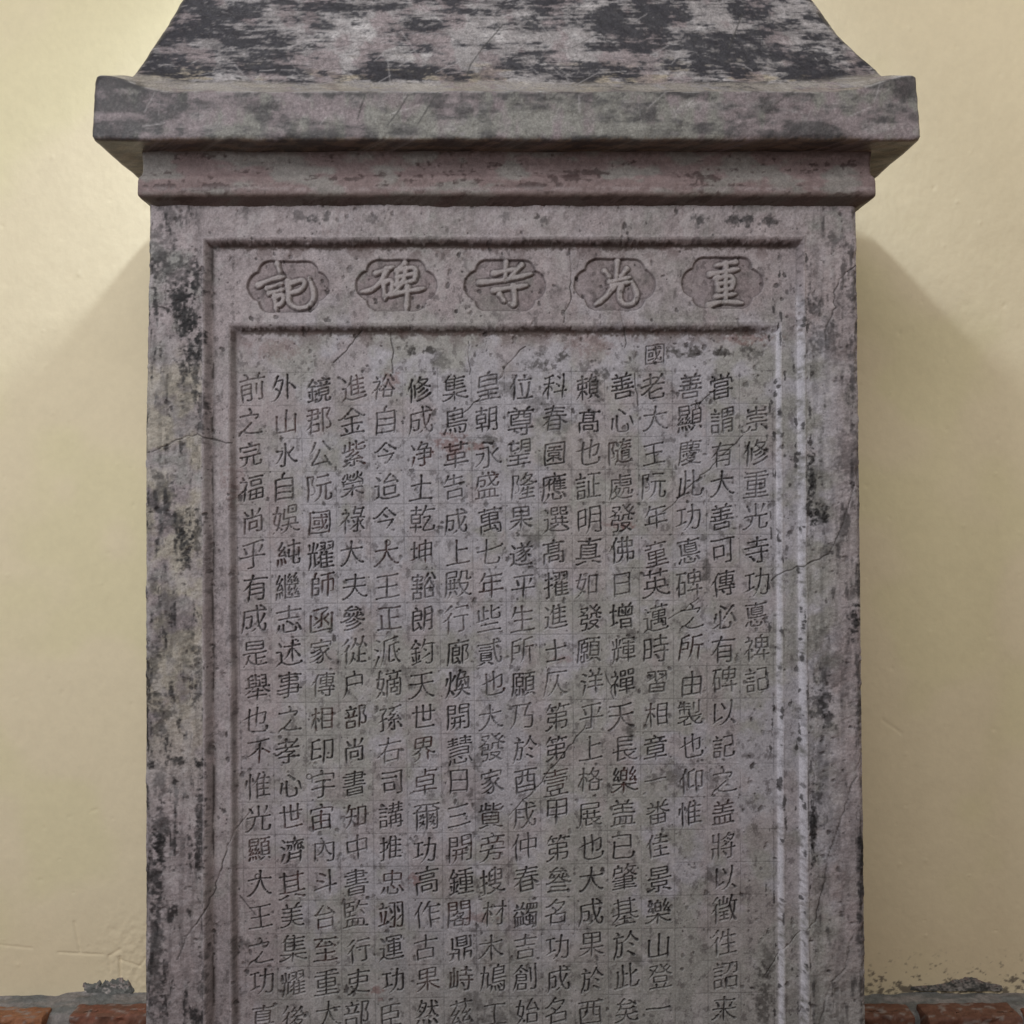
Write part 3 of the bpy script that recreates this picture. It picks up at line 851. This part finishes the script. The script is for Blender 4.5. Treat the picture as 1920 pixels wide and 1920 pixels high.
for pl in ([(942, 25), (905, 75), (882, 112), (874, 142)], [(692, 192), (684, 215), (678, 236)], [(770, 192), (752, 222), (732, 247)],
           [(826, 182), (806, 215), (788, 244)], [(1400, 0), (1384, 40), (1370, 75)], [(1480, 178), (1440, 208)]):
    P = [((a - 950) * .985, (930 - b) * .975) for a, b in pl]
    for a, b in zip(P[:-1], P[1:]):
        m = np.clip(1.2 - seg_dist(RX, RZ, a, b) / 2.0, 0, 1) * (sy < -.98)
        cc = mix(cc, (.05, .05, .05), .75 * m)
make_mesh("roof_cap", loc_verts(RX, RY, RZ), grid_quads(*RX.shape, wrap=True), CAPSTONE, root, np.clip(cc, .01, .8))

# ------------------------------------------------------------------ the plastered wall behind
WY = 518.0
KW = (F + WY) / F
wxs = pieces((-2600, -1350, 40), (-1350, -750, 3.0), (-750, 750, 14), (750, 1400, 3.0), (1400, 2600, 40))
wzs = pieces((2300, 1300, 40), (1300, -800, 4.0), (-800, -1262, 2.2))
WX, WZ = np.meshgrid(wxs, wzs)
wn1 = fbm(WX / 260, WZ / 260, 130, 3) - .5; wn2 = fbm(WX / 34, WZ / 34, 131, 3) - .5; wn3 = fbm(WX / 9, WZ / 12, 132, 3) - .5
rough_patch = sstep(-940, -1060, WZ) * sstep(-1010, -900, WX) * sstep(-700, -760, WX)
WYY = WY + wn1 * 4 + wn2 * .8 + wn3 * (.45 + 3.6 * rough_patch)
for (x0, y0, x1, y1, dd) in ((140, 1728, 150, 1785, 2.4), (110, 1786, 192, 1790, 2.4), (205, 1792, 225, 1780, 2), (205, 1792, 206, 1822, 2), (225, 1795, 226, 1830, 4),
                             (226, 1800, 262, 1812, 2.5), (262, 1812, 275, 1795, 2.2), (170, 1522, 182, 1518, 2), (0, 1772, 60, 1778, 1.5), (1655, 1350, 1690, 1375, 1.6)):
    a = (px(x0, KW), pz(y0, KW)); b = (px(x1, KW), pz(y1, KW))
    WYY += dd * np.clip(1 - (seg_dist(WX, WZ, a, b) + wn3 * 4) / 4.5, 0, 1)
for i in range(160):
    x = rng.choice([-1, 1]) * rng.uniform(780, 1330); z = rng.uniform(-1180, 1200); r = rng.uniform(2, 6)
    WYY += rng.choice([-1.1, 1.2]) * np.exp(-(((WX - x) / r) ** 2 + ((WZ - z) / (r * rng.uniform(.4, 1.2))) ** 2))
wc = np.empty(WX.shape + (3,), np.float32); wc[:] = (.74, .662, .478)
wc = mix(wc, (.72, .66, .445), sstep(.45, .65, wn1 + .5)) * (1 + .05 * wn2)[..., None]
wc = mix(wc, (.70, .60, .42), .5 * sstep(-900, -1150, WZ))
lowdirt = sstep(.62, .76, fbm(WX / 12, WZ / 9, 140, 5, .65) + .17 * sstep(-1125, -1182, WZ))
wc = mix(wc, (.12, .105, .09), .85 * lowdirt * sstep(-1060, -1150, WZ) * sstep(800, 880, WX))
wall = make_mesh("plaster_wall", np.stack([WX, WYY, WZ], -1) * S, grid_quads(*WX.shape)[:, ::-1], PLASTER, None, np.clip(wc, .01, .9))
wall["label"] = "pale yellow plastered wall behind the stele"
wall["category"] = "wall"


def cement_patch(cx, cy, wpx, hpx, seed, prof, dark=(.15, .155, .15), light_amt=1.0):
    """rough cement left stuck to the foot of the wall"""
    nx, nz = 90, 46
    U, V = np.meshgrid(np.linspace(-1, 1, nx), np.linspace(0, 1, nz))
    top = np.interp(U, *prof) * hpx * KW * (1 + .5 * (fbm(U * 8, U * 0, seed, 4) - .5))
    Xp = px(cx, KW) + U * wpx / 2 * KW + (fbm(U * 6, V * 6, seed + 1, 3) - .5) * 8
    Zp = pz(cy, KW) - 8 + V * (top + 8)
    bulge = np.clip(np.minimum((1 - np.abs(U)) * 5, (1 - V) * 4), 0, 1) ** .6
    Yp = WY + 6 - bulge * (8 + 10 * (fbm(Xp / 22, Zp / 16, seed + 2, 4) - .2))
    n = fbm(Xp / 15, Zp / 12, seed + 3, 4); n2 = fbm(Xp / 5, Zp / 4.5, seed + 4, 3)
    c = mix(dark, (.38, .35, .34), light_amt * sstep(.46, .62, n * .6 + n2 * .4)) * (.6 + .8 * n2)[..., None]
    c = mix(c, (.12, .075, .070), .7 * sstep(.7, .95, V + (n - .5)) * sstep(.45, .6, n2))
    o = make_mesh("cement_patch", np.stack([Xp, Yp, Zp], -1) * S, grid_quads(nz, nx)[:, ::-1], MORTAR, wall, np.clip(c, .01, .8))
    return o


cement_patch(204, 1866, 102, 36, 150, ([-1, -.95, -.5, .0, .3, .7, .95, 1], [.25, .65, .75, .85, 1.0, .95, .45, .1]))
cement_patch(1795, 1850, 190, 23, 160, ([-1, -.6, -.2, .0, .15, .35, .5, .75, 1], [.02, .15, .35, .8, 1.05, .8, .45, .3, .05]), (.085, .088, .086), .5)

# ------------------------------------------------------------------ brick ledge at the foot of the wall
ledge = bpy.data.objects.new("brick_ledge", None)
ledge.location = (0, 480 * S, FLOOR_Z * S)
ledge["label"] = "broken orange bricks set in grey mortar along the foot of the yellow wall"
ledge["category"] = "ledge"
COL.objects.link(ledge)
LU = np.array([0, 480.0, FLOOR_Z])
mx_ = pieces((-2600, -1350, 30), (-1350, -780, 4), (-780, 780, 20), (780, 1400, 4), (1400, 2600, 30))
prof = np.array([(522, -1184), (512, -1187), (500, -1189), (488, -1191), (476, -1193), (464, -1194), (454, -1196), (446, -1200), (441, -1207), (438, -1216), (436, -1230), (434, -1262)])
prof = spaced(prof.tolist(), 3.5)
MX, MY = np.meshgrid(mx_, prof[:, 0]); MZ = np.repeat(prof[:, 1:], len(mx_), 1)
mn = fbm(MX / 40, MY / 20 + MZ / 20, 170, 4) - .5
rise_l = 8 * sstep(-1080, -1010, MX) * sstep(-700, -760, MX)
MZ = MZ + (mn * 11 + rise_l - 3 + 7 * sstep(840, 1000, MX)) * sstep(-1255, -1225, MZ)
MY = MY + (fbm(MX / 30, MZ / 20, 171, 3) - .5) * 14 * sstep(-1196, -1206, MZ)
mc = mix((.165, .17, .17), (.24, .225, .22), sstep(.4, .62, fbm(MX / 60, MY / 20, 172, 4))) * (.65 + .7 * fbm(MX / 9, MY / 7, 173, 3))[..., None]
make_mesh("mortar_bed", (np.stack([MX, MY, MZ], -1) - LU) * S, grid_quads(*MX.shape), MORTAR, ledge, np.clip(mc, .01, .8))


def brick(x0, x1, y0, y1, z0, z1, seed, col, col2, rot=0.0):
    """rounded, chipped clay brick"""
    n = (max(int((x1 - x0) / 5), 6), max(int((y1 - y0) / 5), 6), max(int((z1 - z0) / 5), 6))
    V, Q, base = [], [], 0
    for axis in range(3):
        u, v = [a for a in range(3) if a != axis]
        for sgn in (-1, 1):
            A, B = np.meshgrid(np.linspace(-1, 1, n[u]), np.linspace(-1, 1, n[v]))
            P = np.zeros(A.shape + (3,)); P[..., u] = A; P[..., v] = B; P[..., axis] = sgn
            qd = grid_quads(*A.shape)
            if (sgn > 0) != (axis == 1):
                pass
            else:
                qd = qd[:, ::-1]
            V.append(P.reshape(-1, 3)); Q.append(qd + base); base += A.size
    P = np.concatenate(V); Qd = np.concatenate(Q)
    h = np.array([(x1 - x0) / 2, (y1 - y0) / 2, (z1 - z0) / 2]); r = 7.0
    w = P * h
    inner = np.clip(w, -(h - r), h - r)
    d = w - inner
    L = np.linalg.norm(d, axis=1, keepdims=True)
    w = inner + d / np.maximum(L, 1e-6) * np.minimum(L, r)
    front = (w[:, 1] < -h[1] * .3)
    w[:, 1] += np.where(front, (fbm(w[:, 0] / 16 + seed, w[:, 2] / 12, seed, 4) - .25) * 20, 0)
    w[:, 2] += (fbm(w[:, 0] / 22 + seed, w[:, 1] / 16, seed + 1, 3) - .5) * 7
    nz_ = fbm(w[:, 0] / 26 + seed * 3, w[:, 1] / 14 + w[:, 2] / 14, seed + 2, 4)
    c = mix(col, col2, sstep(.4, .62, nz_)) * (.7 + .6 * fbm(w[:, 0] / 5, w[:, 1] / 5 + w[:, 2] / 5, seed + 3, 3))[:, None]
    c = mix(c, (.27, .24, .23), .75 * sstep(.60, .70, fbm(w[:, 0] / 20 - seed, w[:, 1] / 10 + w[:, 2] / 9, seed + 4, 3)))
    ca, sa = math.cos(rot), math.sin(rot)
    wx_, wy_ = w[:, 0] * ca - w[:, 1] * sa, w[:, 0] * sa + w[:, 1] * ca
    w = np.stack([wx_ + (x0 + x1) / 2, wy_ + (y0 + y1) / 2, w[:, 2] + (z0 + z1) / 2], -1)
    return make_mesh("brick", (w - LU) * S, Qd, BRICK, ledge, np.clip(c, .01, .8))


KB = 1.225
orange, red, brown = (.27, .120, .062), (.19, .078, .052), (.16, .078, .055)
shaded = (.13, .058, .040)  # darkened clay that paints shade onto the right-hand bricks
for (a, b, y0, y1, zt, c1, c2, rt) in ((-330, -165, 416, 466, -1193, orange, red, 0), (-150, -30, 418, 462, -1192, red, orange, .03), (-18, 86, 414, 470, -1190, orange, orange, -.04),
                                       (134, 300, 412, 474, -1184, red, brown, .03), (312, 470, 414, 468, -1190, red, orange, 0), (1420, 1580, 414, 466, -1190, red, orange, 0),
                                       (1596, 1712, 412, 476, -1185, shaded, brown, -.02), (1728, 1905, 392, 470, -1180, brown, shaded, .03), (1922, 2080, 410, 466, -1190, red, orange, 0),
                                       (2095, 2240, 414, 466, -1192, orange, red, 0)):
    brick(px(a, KB), px(b, KB), y0, y1, FLOOR_Z + 4, zt, abs(a) % 97 + 200, c1, c2, rt)

# ------------------------------------------------------------------ floor
fx = np.linspace(-4200, 4200, 40); fy = np.linspace(-4600, 640, 40)
FX, FY = np.meshgrid(fx, fy)
fcol = mix((.16, .085, .06), (.20, .12, .09), sstep(.4, .6, fbm(FX / 500, FY / 500, 180, 3)))
floor = make_mesh("floor", np.stack([FX, FY, FX * 0 + FLOOR_Z], -1) * S, grid_quads(40, 40), BRICK, None, fcol)
floor["kind"] = "structure"
